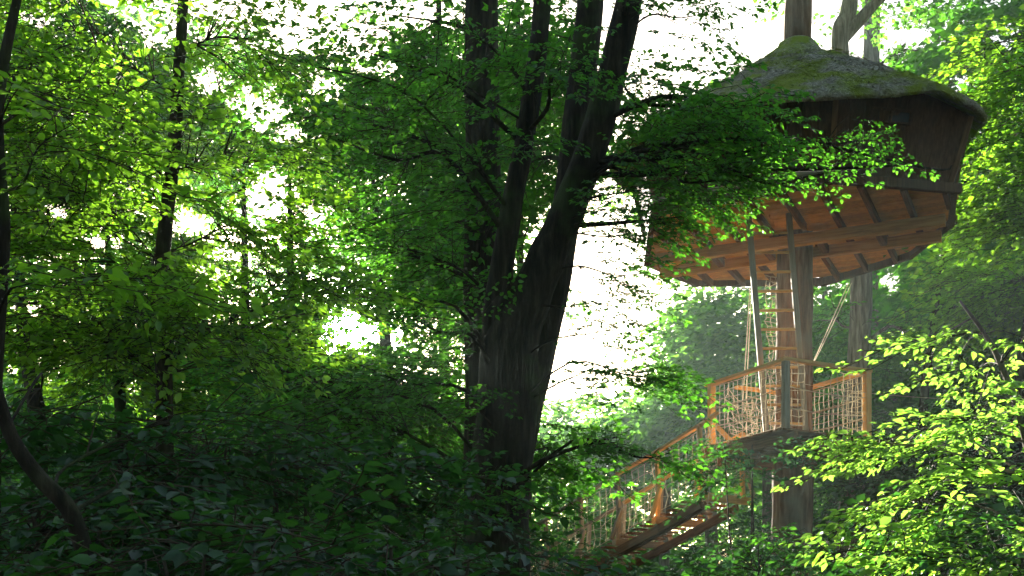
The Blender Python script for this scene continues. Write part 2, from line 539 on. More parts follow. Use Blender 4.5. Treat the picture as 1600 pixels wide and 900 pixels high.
def tree(name, label, stems, blobs, lmat, bmat, lod=0, group=None, cat="tree", sides=10, rough=0.1, gap=1.0, limb_r=0.022, limbs=True, segs=26, flat=0.18, conn_share=1.0, sunr=1.4):
    """stems: list of (points, radii); blobs: (centre, radii, number of sprays, spray scale). Base empty, trunk, limb parts, crown"""
    base = Vector(stems[0][0][0])
    root = thing(name, base, label, cat, group)
    paths = []
    parts = []
    for pts, rad in stems:
        p, r = smooth_path(pts, rad, segs)
        paths.append((p, r)); parts.append(tube(p, r, sides, rough))
    v, q = join(parts)
    link("trunk", quad_mesh("trunk", v, q, base, True), bmat, root)
    spots, conn = [], []
    cull_spots = []
    for c, r, n, s, *g_ in blobs:
        c = Vector(c)
        bgap = g_[0] if g_ else gap
        best = None
        for p, rr in paths:
            for i, a in enumerate(p):
                h = math.hypot(a.x - c.x, a.y - c.y)
                d = (a - (c - Vector((0, 0, 0.35 * h)))).length
                if best is None or d < best[0]:
                    best = (d, a, rr[i])
        a, ar = best[1], best[2]
        sp = blob_spots(c, r, n, s, (a.x, a.y), bgap * .5, flat, sunr)
        line = [a, c]
        if limbs and (c - a).length > 0.35:
            d = c - a
            lr = limb_r * (.42 if g_ else RNG.uniform(.6, 1.1))
            e = c + Vector((d.x, d.y, d.z * 0.3)).normalized() * min(max(r[0], r[1]) * 0.6, 1.6)
            mid = a.lerp(c, 0.5) + Vector((RNG.normal(0, .07), RNG.normal(0, .07), RNG.normal(.07, .08))) * d.length
            p, rr = smooth_path([a, mid, c, e], [min(lr * (.7 + .18 * d.length), ar * .6), lr * .75, lr * .45, lr * .15], 12)
            vv, qq = tube(p, rr, 5, 0.08)
            link("limb", quad_mesh("limb", vv, qq, base, True), bmat, root)
            line = p
        if lod < 2:
            for s_ in sp:
                if RNG.uniform() > conn_share:
                    continue
                pp = Vector(s_[0])
                k = min(range(len(line)), key=lambda i: (line[i] - pp).length + 0.25 * i / len(line))
                k = max(0, k - 1)
                dd = (line[k] - pp).length
                if 0.1 < dd < 2.2:
                    conn.append((line[k], pp, 0.004 + 0.004 * dd))
        (cull_spots if bgap > 0 else spots).extend(sp)
    if cull_spots:
        crown("crown", cull_spots, conn, lod, lmat, root, cull=True)
        conn = []
    if spots:
        crown("crown", spots, conn, lod, lmat, root)
    return root


# ------------------------------------------------------------------ ground
nx = 90
gx = np.linspace(-1, 1, nx)
gx = np.sign(gx) * np.abs(gx) ** 2.2 * 1500
gv = []
for yy in gx:
    for xx in gx:
        z = 0.22 * noise.noise(Vector((xx * .11, yy * .11, 0))) + 0.05 * noise.noise(Vector((xx * .6, yy * .6, 3)))
        if abs(xx) > 60 or abs(yy) > 60:
            z += 1.2 * noise.noise(Vector((xx * .012, yy * .012, 7)))
        gv.append((xx, yy + 15, z - 0.05))
gq = [(j * nx + i, j * nx + i + 1, (j + 1) * nx + i + 1, (j + 1) * nx + i) for j in range(nx - 1) for i in range(nx - 1)]
g = link("ground", quad_mesh("ground", gv, gq, (0, 0, 0), True), SOIL)
tag(g, "dark leaf-strewn forest floor under the undergrowth", None, None, "structure")

# ------------------------------------------------------------------ tree house
CX, CY = 4.42, 19.0
CORN = [(4.36, 16.62), (6.12, 16.98), (6.56, 18.3), (6.46, 19.8), (5.42, 21.32), (3.28, 21.35), (2.28, 20.15), (2.12, 17.85)]   # floor plan corners, nearest first
ZF = 8.02                                          # underside of the floor boards
TH = thing("tree_house", (CX, CY, ZF - 0.4), "round brown timber tree house with a mossy thatched roof high on a trunk", "tree house")
BD = Vector((math.cos(math.radians(-25)), math.sin(math.radians(-25)), 0))     # direction of the two carrying beams
JD = Vector((-BD.y, BD.x, 0))                                                  # direction of the joists
CC = Vector((CX, CY, 0))


def clip_line(o, d, pol):
    """range of t where o + t d lies in the convex polygon"""
    lo, hi = -99, 99
    n = len(pol)
    for k in range(n):
        ax, ay = pol[k]; bx, by = pol[(k + 1) % n]
        nxn, nyn = -(by - ay), (bx - ax)
        num = nxn * (o.x - ax) + nyn * (o.y - ay); den = nxn * d.x + nyn * d.y
        if abs(den) < 1e-9:
            if num < 0: return None
            continue
        tt = -num / den
        if den > 0: lo = max(lo, tt)
        else: hi = min(hi, tt)
    return (lo, hi) if hi - lo > 0.08 else None


# floor boards, laid along the beams
fl = link("floor", quad_mesh("floor", [(CX + math.cos(k * .785) * 1.9, CY + math.sin(k * .785) * 1.9, ZF + .045) for k in range(8)], [(0, 1, 2, 3), (0, 3, 4, 7), (4, 5, 6, 7)], world_of(TH)), WOOD, TH)
bw = 0.15
v0 = -2.6
while v0 < 2.7:
    w = bw * random.uniform(0.92, 1.06)
    ra = clip_line(CC + JD * (v0 + .004), BD, CORN); rb = clip_line(CC + JD * (v0 + w - .006), BD, CORN)
    if ra and rb:
        pieces = [(ra[0], ra[1], rb[0], rb[1])]
        if -0.30 < v0 + w / 2 < 0.30:      # the opening for the trunk
            pieces = [(ra[0], -0.33, rb[0], -0.33), (0.33, ra[1], 0.33, rb[1])]
        if -1.3 < v0 + w / 2 < -0.62:      # the hatch over the ladder
            pieces = [(ra[0], -0.95, rb[0], -0.95), (-0.1, ra[1], -0.1, rb[1])]
        for a0, a1, b0, b1 in pieces:
            j0, j1 = random.uniform(0, .14), random.uniform(0, .14)
            pts = [CC + JD * (v0 + .004) + BD * (a0 - j0), CC + JD * (v0 + .004) + BD * (a1 + j1), CC + JD * (v0 + w - .006) + BD * (b1 + j1), CC + JD * (v0 + w - .006) + BD * (b0 - j0)]
            dzz = random.uniform(-.004, .004)
            me_b = prism("plank", [(p.x, p.y, ZF + dzz) for p in pts], (0, 0, 0.032), BOARD, fl)
            if abs(pts[0].x) > 99: print(me_b)
    v0 += w
# joists across the boards, their shadow side put into the dark timber colour
for u in np.arange(-2.35, 2.4, 0.52):
    o = CC + BD * float(u)
    r = clip_line(o, JD, CORN)
    if r:
        a = o + JD * (r[0] - .02); b = o + JD * (r[1] + .03)
        if abs(u) < 0.26:
            beam("joist", (a.x, a.y, ZF - .057), (o + JD * -0.5).to_tuple()[:2] + (ZF - .057,), .07, .114, WOOD_DARK, TH)
            beam("joist", (o + JD * 0.5).to_tuple()[:2] + (ZF - .057,), (b.x, b.y, ZF - .057), .07, .114, WOOD_DARK, TH)
        else:
            beam("joist", (a.x, a.y, ZF - .057), (b.x, b.y, ZF - .057), .07, .114, WOOD_DARK, TH)
# the two carrying beams that clasp the trunk, and cross blocks
for v in (-0.36, 0.36):
    o = CC + JD * v
    r = clip_line(o, BD, CORN)
    a = o + BD * (r[0] + .06); b = o + BD * (r[1] - .05)
    beam("carrying_beam", (a.x, a.y, ZF - .2), (b.x, b.y, ZF - .2), .11, .17, WOOD, TH, ch=.01)
for u in (-1.25, -.42, .42, 1.3):
    a = CC + BD * u + JD * -.30; b = CC + BD * u + JD * .30
    beam("cross_block", (a.x, a.y, ZF - .19), (b.x, b.y, ZF - .19), .1, .12, WOOD_DARK, TH)
# rim beams round the floor
nC = len(CORN)
for k in range(nC):
    a = Vector((*CORN[k], 0)); b = Vector((*CORN[(k + 1) % nC], 0))
    outw = ((a + b) / 2 - CC).normalized()
    e = (b - a).normalized()
    ext = 0.12 if k % 2 == 0 else 0.03
    zz = ZF - .03 - (.012 if k % 2 else 0)
    beam("rim_beam", (a.x + outw.x * .05 - e.x * ext, a.y + outw.y * .05 - e.y * ext, zz), (b.x + outw.x * .05 + e.x * ext, b.y + outw.y * .05 + e.y * ext, zz), .09, .13, WALL, TH)
    if k in (7, 5, 3):
        beam("ledger_rail", (a.x + outw.x * .1, a.y + outw.y * .1, zz + .13), (b.x + outw.x * .1, b.y + outw.y * .1, zz + .13), .05, .07, WOOD_GREY, TH)

# eaves: height and reach of the thatch by angle
EA = [(-180, 9.05), (-152, 8.92), (-120, 8.82), (-95, 8.78), (-80, 8.82), (-66, 8.98), (-58, 8.90), (-49, 8.80), (-36, 9.02), (-20, 9.25), (20, 9.4), (90, 9.4), (150, 9.2), (180, 9.05)]


def eave_z(deg):
    deg = (deg + 180) % 360 - 180
    return float(np.interp(deg, [e[0] for e in EA], [e[1] for e in EA]))


def roof_r(deg):
    deg = (deg + 180) % 360 - 180
    return float(np.interp(deg, [-180, -150, -100, -70, -50, -38, -22, 0, 60, 120, 180], [2.92, 3.06, 3.0, 3.02, 3.14, 2.86, 2.66, 2.6, 2.75, 2.85, 2.92]))


def roof_z(f, deg):
    """height on top of the thatch at fraction f of the reach"""
    ez = eave_z(deg) + .13
    top = 10.98
    return top - (top - ez) * (f ** 0.98)


# walls: one per side, flaring outward, clad in upright planks
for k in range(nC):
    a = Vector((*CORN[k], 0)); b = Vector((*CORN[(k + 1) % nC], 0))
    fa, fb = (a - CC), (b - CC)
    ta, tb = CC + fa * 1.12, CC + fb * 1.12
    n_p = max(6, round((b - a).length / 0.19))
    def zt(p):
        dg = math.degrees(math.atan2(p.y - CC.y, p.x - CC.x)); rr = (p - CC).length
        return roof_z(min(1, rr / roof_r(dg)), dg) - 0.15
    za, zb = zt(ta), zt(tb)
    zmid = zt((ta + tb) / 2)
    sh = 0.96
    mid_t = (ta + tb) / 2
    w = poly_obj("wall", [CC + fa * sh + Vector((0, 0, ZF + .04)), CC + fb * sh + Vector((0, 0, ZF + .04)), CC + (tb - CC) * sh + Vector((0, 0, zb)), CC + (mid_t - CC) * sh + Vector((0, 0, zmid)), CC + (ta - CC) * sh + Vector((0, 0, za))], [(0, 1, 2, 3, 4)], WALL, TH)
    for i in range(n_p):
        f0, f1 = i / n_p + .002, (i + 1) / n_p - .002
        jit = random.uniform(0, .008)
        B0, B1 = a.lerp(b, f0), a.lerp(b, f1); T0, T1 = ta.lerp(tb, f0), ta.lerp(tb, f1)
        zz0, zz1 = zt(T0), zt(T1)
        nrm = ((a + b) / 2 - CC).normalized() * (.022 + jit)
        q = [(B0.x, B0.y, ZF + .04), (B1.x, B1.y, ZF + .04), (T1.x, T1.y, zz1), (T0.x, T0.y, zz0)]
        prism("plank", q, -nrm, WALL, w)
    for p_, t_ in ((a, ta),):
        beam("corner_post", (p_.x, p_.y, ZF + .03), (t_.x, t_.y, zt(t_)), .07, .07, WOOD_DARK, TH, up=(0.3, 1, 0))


def window(k, f, w_, z0, z1, pane_mat, frame_mat):
    a = Vector((*CORN[k], 0)); b = Vector((*CORN[(k + 1) % nC], 0))
    outw = ((a + b) / 2 - CC).normalized()
    e = (b - a).normalized(); L = (b - a).length
    fz = lambda z: 1 + .12 * (z - ZF) / 1.35
    def pt(u, z, d=0.0):
        base = a.lerp(b, f) + e * u - CC
        q = CC + base * fz(z) + outw * (0.02 + d); return Vector((q.x, q.y, z))
    win = prism("window", [pt(-w_ / 2, z0), pt(w_ / 2, z0), pt(w_ / 2, z1), pt(-w_ / 2, z1)], outw * .012, pane_mat, TH)
    for (u0, zz0, u1, zz1) in ((-w_ / 2, z0, w_ / 2, z0), (-w_ / 2, z1, w_ / 2, z1), (-w_ / 2, z0, -w_ / 2, z1), (w_ / 2, z0, w_ / 2, z1), (0, z0, 0, z1)):
        o = beam("window_frame", pt(u0, zz0, .02), pt(u1, zz1, .02), .035, .035, frame_mat, TH, up=outw)
        o.parent = win; ORG[win.name] = world_of(TH)
    return win


window(0, .42, .55, 8.76, 8.92, GLASS, WALL)
window(7, .42, .5, 8.55, 8.82, RED, RED)

# thatched roof
ns, nr = 168, 46
V, Q = [], []
rings = [(i / (nr - 1)) for i in range(nr)]
for f in rings:
    for k in range(ns):
        dg = 360 * k / ns - 180
        R = 0.2 + (roof_r(dg) - 0.2) * f
        x, y = CX + .03 + math.cos(math.radians(dg)) * R, CY + math.sin(math.radians(dg)) * R
        z = roof_z(f, dg) + 0.07 * noise.noise(Vector((x * 1.6, y * 1.6, 1))) + .05 * noise.noise(Vector((x * 6, y * 6, 5))) + .035 * noise.noise(Vector((x * 17, y * 17, 9)))
        if f == 1: z -= .05
        V.append((x, y, z))
under = len(V)
for j, f in enumerate((1.0, 0.985, 0.9, 0.6, 0.1)):
    for k in range(ns):
        dg = 360 * k / ns - 180
        R = 0.2 + (roof_r(dg) - 0.2) * f
        x, y = CX + .03 + math.cos(math.radians(dg)) * R, CY + math.sin(math.radians(dg)) * R
        th = (0.07, .12, .13, .13, .1)[j]
        V.append((x, y, roof_z(f, dg) - th + .02 * noise.noise(Vector((x * 7, y * 7, 2)))))
for i in range(nr - 1):
    for k in range(ns):
        k2 = (k + 1) % ns
        Q.append((i * ns + k, (i + 1) * ns + k, (i + 1) * ns + k2, i * ns + k2))
for i in range(4):
    for k in range(ns):
        k2 = (k + 1) % ns
        Q.append((under + i * ns + k, under + (i + 1) * ns + k, under + (i + 1) * ns + k2, under + i * ns + k2))
for k in range(ns):
    k2 = (k + 1) % ns
    Q.append(((nr - 1) * ns + k, under + k, under + k2, (nr - 1) * ns + k2))
roof = link("thatched_roof", quad_mesh("thatched_roof", V, Q, world_of(TH), True), THATCH, TH)
# loose straws lying on the thatch and hanging at the eaves
sv, sq = [], []
for i in range(11500):
    if i < 9000:
        dg = random.uniform(-180, 180); f = random.uniform(0.05, 1) ** .6
        dirn = random.gauss(0, .35); ln = random.uniform(.06, .2); lift = .022
    else:
        dg = random.uniform(-180, 180); f = random.uniform(.95, .99)
        dirn = random.gauss(0, .25); ln = random.uniform(.05, .12); lift = .0
    R = 0.2 + (roof_r(dg) - .2) * f
    rad = Vector((math.cos(math.radians(dg)), math.sin(math.radians(dg)), 0)); tan = Vector((-rad.y, rad.x, 0))
    p = Vector((CX + .03, CY, 0)) + rad * R
    slope = (roof_z(min(f + .03, 1.03), dg) - roof_z(f, dg)) / (.03 * 2.75)
    p.z = roof_z(f, dg) + (random.uniform(0.0, .05) if i < 9000 else random.uniform(-.10, .0))
    d = (rad + tan * dirn + Vector((0, 0, slope - (0.0 if i < 9000 else random.uniform(.0, .4)) + random.gauss(0, .10)))).normalized()
    sd = d.cross(Vector((0, 0, 1))).normalized() * random.uniform(.004, .011)
    b = len(sv)
    e = p + d * ln + Vector((0, 0, lift))
    sv += [p - sd, p + sd, e + sd * .6, e - sd * .6]; sq.append((b, b + 1, b + 2, b + 3))
st = link("straw", quad_mesh("straw", [tuple(v) for v in sv], sq, world_of(TH)), STRAW, roof)
st["kind"] = "stuff"
# collar of thatch round the trunk
tube_obj("roof_collar", [(CX + .04, CY, 10.85), (CX + .045, CY, 10.98), (CX + .05, CY, 11.05)], [.36, .30, .2], THATCH, TH, 24, rough=.12, rscale=9)

# tree that carries the house
hs = [((4.34, 19.03, -0.3), (4.37, 19.0, 2.5), (4.40, 19.0, 5.5), (4.43, 19.0, 8.2), (4.46, 19, 10.9), (4.50, 19.02, 13), (4.46, 19.1, 17.0)), (.46, .325, .295, .265, .21, .19, .12)]
tree("house_tree", "straight reddish trunk carrying the tree house and passing through its thatch",
     [hs], [((4.5, 19, 16.5), (2.6, 2.4, 1.6), 60, 1.3), ((2.6, 20.5, 15.0), (1.5, 1.6, 1.0), 25, 1.3), ((6.4, 18.4, 15.5), (1.4, 1.5, 1), 25, 1.3)],
     LEAF_FAR, BARK_TAN, 1, sides=28, rough=.07, segs=60, limb_r=.05)

# ladder
LT0, LT1 = Vector((3.50, 17.95, 7.86)), Vector((4.11, 18.02, 7.90))
LB0, LB1 = Vector((3.86, 18.42, 4.76)), Vector((4.47, 18.47, 4.76))
LD = thing("ladder", LB0, "wooden rung ladder leaning from the netted platform up to the tree house hatch", "ladder")
for a, b in ((LB0, LT0), (LB1, LT1)):
    beam("stile", a, b + (b - a).normalized() * .12, .062, .085, WOOD_GREY, LD, up=(1, 0, 0))
for i in range(11):
    f = .07 + i * .088
    a, b = LB0.lerp(LT0, f), LB1.lerp(LT1, f)
    tube_obj("rung", [a + (b - a) * -.03, a.lerp(b, .33), a.lerp(b, .67), b + (b - a) * .03], .021, WOOD, LD, 8)

# ------------------------------------------------------------------ lookout platform with rope netting
PFr, PL, PR = Vector((3.94, 17.5, 0)), Vector((3.15, 19.2, 0)), Vector((5.34, 18.28, 0))
PB = PL + PR - PFr
ZD, ZR = 4.72, 5.74
PT = thing("lookout_platform", (CX, CY, ZD - .2), "small wooden platform with handrails and rope netting round the trunk", "platform")
eL, eR = (PL - PFr).normalized(), (PR - PFr).normalized()
lenL, lenR = (PL - PFr).length, (PR - PFr).length
deck = thing("deck", (CX, CY, ZD), "dark deck boards", None); deck.parent = PT; deck.location = (0, 0, .2)
for k_ in ("label",): del deck[k_]
dep = -.14
while dep < lenL + .2:
    wd = .118
    v0_, v1_ = -.16 + random.uniform(-.03, .03), lenR + .16 + random.uniform(-.03, .03)
    cut = None
    cu = (Vector((CX, CY, 0)) - PFr).dot(eL); cv = (Vector((CX, CY, 0)) - PFr).dot(eR)
    spans = [(v0_, v1_)]
    if abs(dep + wd / 2 - cu) < .36:
        spans = [(v0_, cv - .34), (cv + .34, v1_)]
    for s0, s1 in spans:
        a = PFr + eL * (dep + wd / 2) + eR * s0; b = PFr + eL * (dep + wd / 2) + eR * s1
        beam("plank", (a.x, a.y, ZD - .015), (b.x, b.y, ZD - .015), wd - .008, .032, WOOD_DARK, deck)
    dep += wd
for fr in (.04, .36, .68, .98):
    a = PFr + eR * (lenR * fr) + eL * -.16; b = PFr + eR * (lenR * fr) + eL * (lenL + .22)
    if abs(fr * lenR - cv) < .3:
        c1 = PFr + eR * (lenR * fr) + eL * (cu - .36); c2 = PFr + eR * (lenR * fr) + eL * (cu + .36)
        beam("bearer", (a.x, a.y, ZD - .10), (c1.x, c1.y, ZD - .10), .07, .13, WOOD_DARK, PT)
        beam("bearer", (c2.x, c2.y, ZD - .10), (b.x, b.y, ZD - .10), .07, .13, WOOD_DARK, PT)
    else:
        beam("bearer", (a.x, a.y, ZD - .10), (b.x, b.y, ZD - .10), .07, .13, WOOD_DARK, PT)
for s in (-.36, .36):
    a = PFr + eL * (cu + s) + eR * -.1; b = PFr + eL * (cu + s) + eR * (lenR + .12)
    beam("bearer", (a.x, a.y, ZD - .245), (b.x, b.y, ZD - .245), .1, .155, WOOD_DARK, PT)
for nm, p_, m_ in (("post", PFr, WOOD_GREY), ("post", PL, WOOD), ("post", PR, WOOD), ("post", PB, WOOD)):
    beam(nm, (p_.x, p_.y, ZD + .004), (p_.x, p_.y, ZR - .03), .095, .095, m_, PT, up=eL)
for a, b, ex in ((PFr, PL, .12), (PFr, PR, .06), (PR, PB, .05), (PB, PL, -.5)):
    d = (b - a).normalized()
    zz = ZR + (.002 if ex == .06 else 0)
    A = a - d * .04; B = b + d * ex
    beam("handrail", (A.x, A.y, zz), (B.x, B.y, zz), .1, .05, WOOD, PT)
# knee braces at the left post and short bracing at the trunk
beam("brace", (PL.x + .05, PL.y - .1, ZD + .35), (PL.x + .32, PL.y - .28, ZD + .01), .07, .05, WOOD, PT, up=(0, 1, 0))


def strand(a, b, r, sag=0.0, n=6, jit=0.0):
    pts = []
    for i in range(n + 1):
        f = i / n
        p = Vector(a).lerp(Vector(b), f); p.z -= sag * 4 * f * (1 - f)
        if 0 < i < n and jit:
            p += Vector((random.gauss(0, jit), random.gauss(0, jit), random.gauss(0, jit)))
        pts.append(p)
    return tube(pts, r, 3)


def net(name, A, B, C, D, cell, parent, r=.0055, jit=.006, sag=.03):
    """rope net: A-B top edge, D-C bottom edge"""
    A, B, C, D = [Vector(x) for x in (A, B, C, D)]
    nu = max(2, round((B - A).length / cell)); nv = max(2, round((D - A).length / cell))
    grid = []
    for j in range(nv + 1):
        row = []
        for i in range(nu + 1):
            u, v = i / nu, j / nv
            p = A.lerp(B, u).lerp(D.lerp(C, u), v)
            p.z -= sag * math.sin(math.pi * u) * (1 - .4 * v)
            if 0 < j < nv:
                p += Vector((random.gauss(0, jit), random.gauss(0, jit), random.gauss(0, jit)))
            row.append(p)
        grid.append(row)
    parts = []
    for j, row in enumerate(grid):
        parts.append(tube(row, r * (1.5 if j in (0, nv) else 1), 3))
    for i in range(nu + 1):
        parts.append(tube([grid[j][i] for j in range(nv + 1)], r, 3))
    v, q = join(parts)
    return link(name, quad_mesh(name, v, q, world_of(parent)), ROPE, parent)


def z_(p, z):
    return (p.x, p.y, z)


net("rope_net", z_(PL, ZR - .04), z_(PFr, ZR - .04), z_(PFr, ZD + .07), z_(PL, ZD + .07), .115, PT, r=.0042)
q1 = PFr.lerp(PR, .55)
net("rope_net", z_(q1, ZR - .04), z_(PR, ZR - .04), z_(PR, ZD + .12), z_(q1, ZD + .2), .12, PT, jit=.009, sag=.05)
q2 = PFr.lerp(PR, .22)
net("rope_net", z_(PFr, ZR - .04), z_(q2, ZR - .04), z_(q2, ZD + .1), z_(PFr, ZD + .1), .12, PT, jit=.007)
net("rope_net", z_(PR, ZR - .04), z_(PB, ZR - .04), z_(PB, ZD + .1), z_(PR, ZD + .1), .11, PT, jit=.007)
q3 = PB.lerp(PL, .55)
net("rope_net", z_(PB, ZR - .04), z_(q3, ZR - .12), z_(q3, ZD + .1), z_(PB, ZD + .1), .11, PT, jit=.02, sag=.06)
# loose bundle of netting by the left post
lb = PL.lerp(PFr, .12) + Vector((.12, -.02, 0))
for k in range(1):
    net("rope_net", z_(lb, ZR - .1), (lb.x + .42, lb.y + .1, ZR - .32 - .1 * k), (lb.x + .5, lb.y + .1, ZD + .28), (lb.x + .05, lb.y + .1 * k, ZD + .2 + .2 * k), .09, PT, r=.004, jit=.025, sag=.1)
for z0, za, zb_ in ((.62, .02, 0), (.33, 0, .02)):
    for a, b in ((PFr, PL), (PFr, PR), (PR, PB)):
        v, q = strand((a.x, a.y, ZD + z0 + za), (b.x, b.y, ZD + z0 + zb_), .009, .03)
        link("safety_rope", quad_mesh("safety_rope", v, q, world_of(PT)), ROPE, PT)


def rope(label, strands, base, cat="rope", group=None, name="rope"):
    o = thing(name, base, label, cat, group)
    for a, b, r, sag in strands:
        v, q = strand(a, b, r, sag, 10)
        link("rope_strand", quad_mesh("rope_strand", v, q, world_of(o), True), ROPE, o)
    return o


a, b = P(1172, 448, 19.9), P(1161, 625, 19.4)
rope("pale doubled rope hanging beside the ladder's outer stile", [(a, b, .008, 0.02), (a + Vector((.03, 0, 0)), b + Vector((.05, 0, 0)), .008, -.02)], b)
a, b = P(1326, 442, 20.6), P(1268, 572, 19.6)
rope("slanting doubled rope from the far floor edge down to the trunk", [(a, b, .008, .0), (a + Vector((.05, 0, 0)), b + Vector((.01, 0, 0)), .008, .03)], b)
a, b = P(1256, 600, 18.7), P(1600, 622, 22.0)
rope("thin dark line stretched from the trunk out into the wood", [(a, b, .006, .1)], a)
cn = thing("climbing_net", P(1212, 640, 19.35), "narrow pale rope net hanging between the ladder and the trunk", "net")
net("rope_net", P(1196, 430, 19.5), P(1220, 432, 19.5), P(1224, 640, 19.3), P(1203, 640, 19.3), .075, cn, jit=.02, sag=.02)

# ------------------------------------------------------------------ rope bridge running down from the platform
BR = thing("rope_bridge", (2.85, 18.3, 3.9), "sloping timber foot bridge with braced rail posts and netting leading up to the platform", "bridge")
step_v = Vector((-.56, .65, 0)); crossd = Vector((.76, .65, 0)).normalized()
zb = [3.97, 3.66, 3.37, 3.08, 2.79, 2.50, 2.22, 1.95, 1.7]
zr = [4.92, 4.63, 4.37, 4.06, 3.76, 3.47, 3.18, 2.92, 2.7]
B0 = Vector((2.85, 18.3, 0))
FR = []
for k in range(9):
    b = B0 + step_v * k
    n_ = b - crossd * .0; f_ = b + crossd * .95
    FR.append((n_, f_))
    BW = WOOD if k < 2 else WOOD_GREY  # shade on the lower frames is put into the greyer timber
    beam("crossbeam", z_(n_ - crossd * .12, zb[k] - .1), z_(f_ + crossd * .22, zb[k] - .1), .09, .11, BW, BR)
    for p_, sgn in ((n_, -1), (f_, 1)):
        out_ = crossd * sgn
        lean = out_ * .05
        top = Vector(z_(p_ + lean, zr[k] - .03)); bot = Vector(z_(p_ + out_ * .06, zb[k] - .05)); kn = Vector(z_(p_ + out_ * .01, zb[k] + .42))
        beam("rail_post", kn, top, .075, .06, BW, BR, up=step_v)
        beam("rail_post", bot + out_ * -.03, kn + Vector((0, 0, .06)), .07, .055, BW, BR, up=step_v)
        beam("brace", z_(p_ + out_ * .24 - step_v.normalized() * .06, zb[k] - .06), kn + Vector((0, 0, .02)) - step_v.normalized() * .06, .07, .05, BW if sgn < 0 else WOOD_GREY, BR, up=step_v)
top0 = Vector(z_(PL + Vector((-.03, -.25, 0)), 5.22))
for side in (0, 1):
    pts = [Vector(z_(FR[k][side] + crossd * (.05 if side else -.05), zr[k])) for k in range(9)]
    if side == 0:
        pts = [Vector(z_(Vector((3.12, 18.55, 0)), 5.16))] + pts
    for i_, (a, b) in enumerate(zip(pts, pts[1:])):
        beam("handrail", a, b, .085, .045, WOOD if i_ < 3 else WOOD_GREY, BR)  # lower rail lengths turn grey to carry the shade in their colour
for k in range(8):
    for side in (0,) if k % 2 else (0, 1):
        s_ = crossd * (-.02 if side == 0 else .02)
        a, b = FR[k][side] + s_, FR[k + 1][side] + s_
        net("rope_net", z_(a, zr[k] - .05), z_(b, zr[k + 1] - .05), z_(b, zb[k + 1] + .04), z_(a, zb[k] + .04), .16, BR, r=.004, jit=.02, sag=.03)
a, b = Vector((3.12, 18.55, 0)), FR[0][0]
net("rope_net", z_(a, 5.1), z_(b, zr[0] - .05), z_(b, zb[0] + .04), z_(a, 4.3), .1, BR, jit=.015)
for side, off in ((0, .1), (0, .0), (1, -.1)):
    for k in range(8):
        a, b = FR[k][side] + crossd * off, FR[k + 1][side] + crossd * off
        beam("stringer", z_(a, zb[k] - .23 - off * .05), z_(b, zb[k + 1] - .23 - off * .05), .07, .13, WOOD_DARK, BR)
bdeck = thing("bridge_deck", (2.85, 18.3, 3.9), "x", None); del bdeck["label"]
bdeck.parent = BR; bdeck.location = (0, 0, 0)
for k in range(8):
    for i in range(6):
        f = (i + .5) / 6
        a = FR[k][0].lerp(FR[k + 1][0], f) + crossd * .0; b = FR[k][1].lerp(FR[k + 1][1], f)
        zz = zb[k] + (zb[k + 1] - zb[k]) * f - .03
        beam("plank", z_(a, zz), z_(b, zz), .125, .03, WOOD_DARK, bdeck)

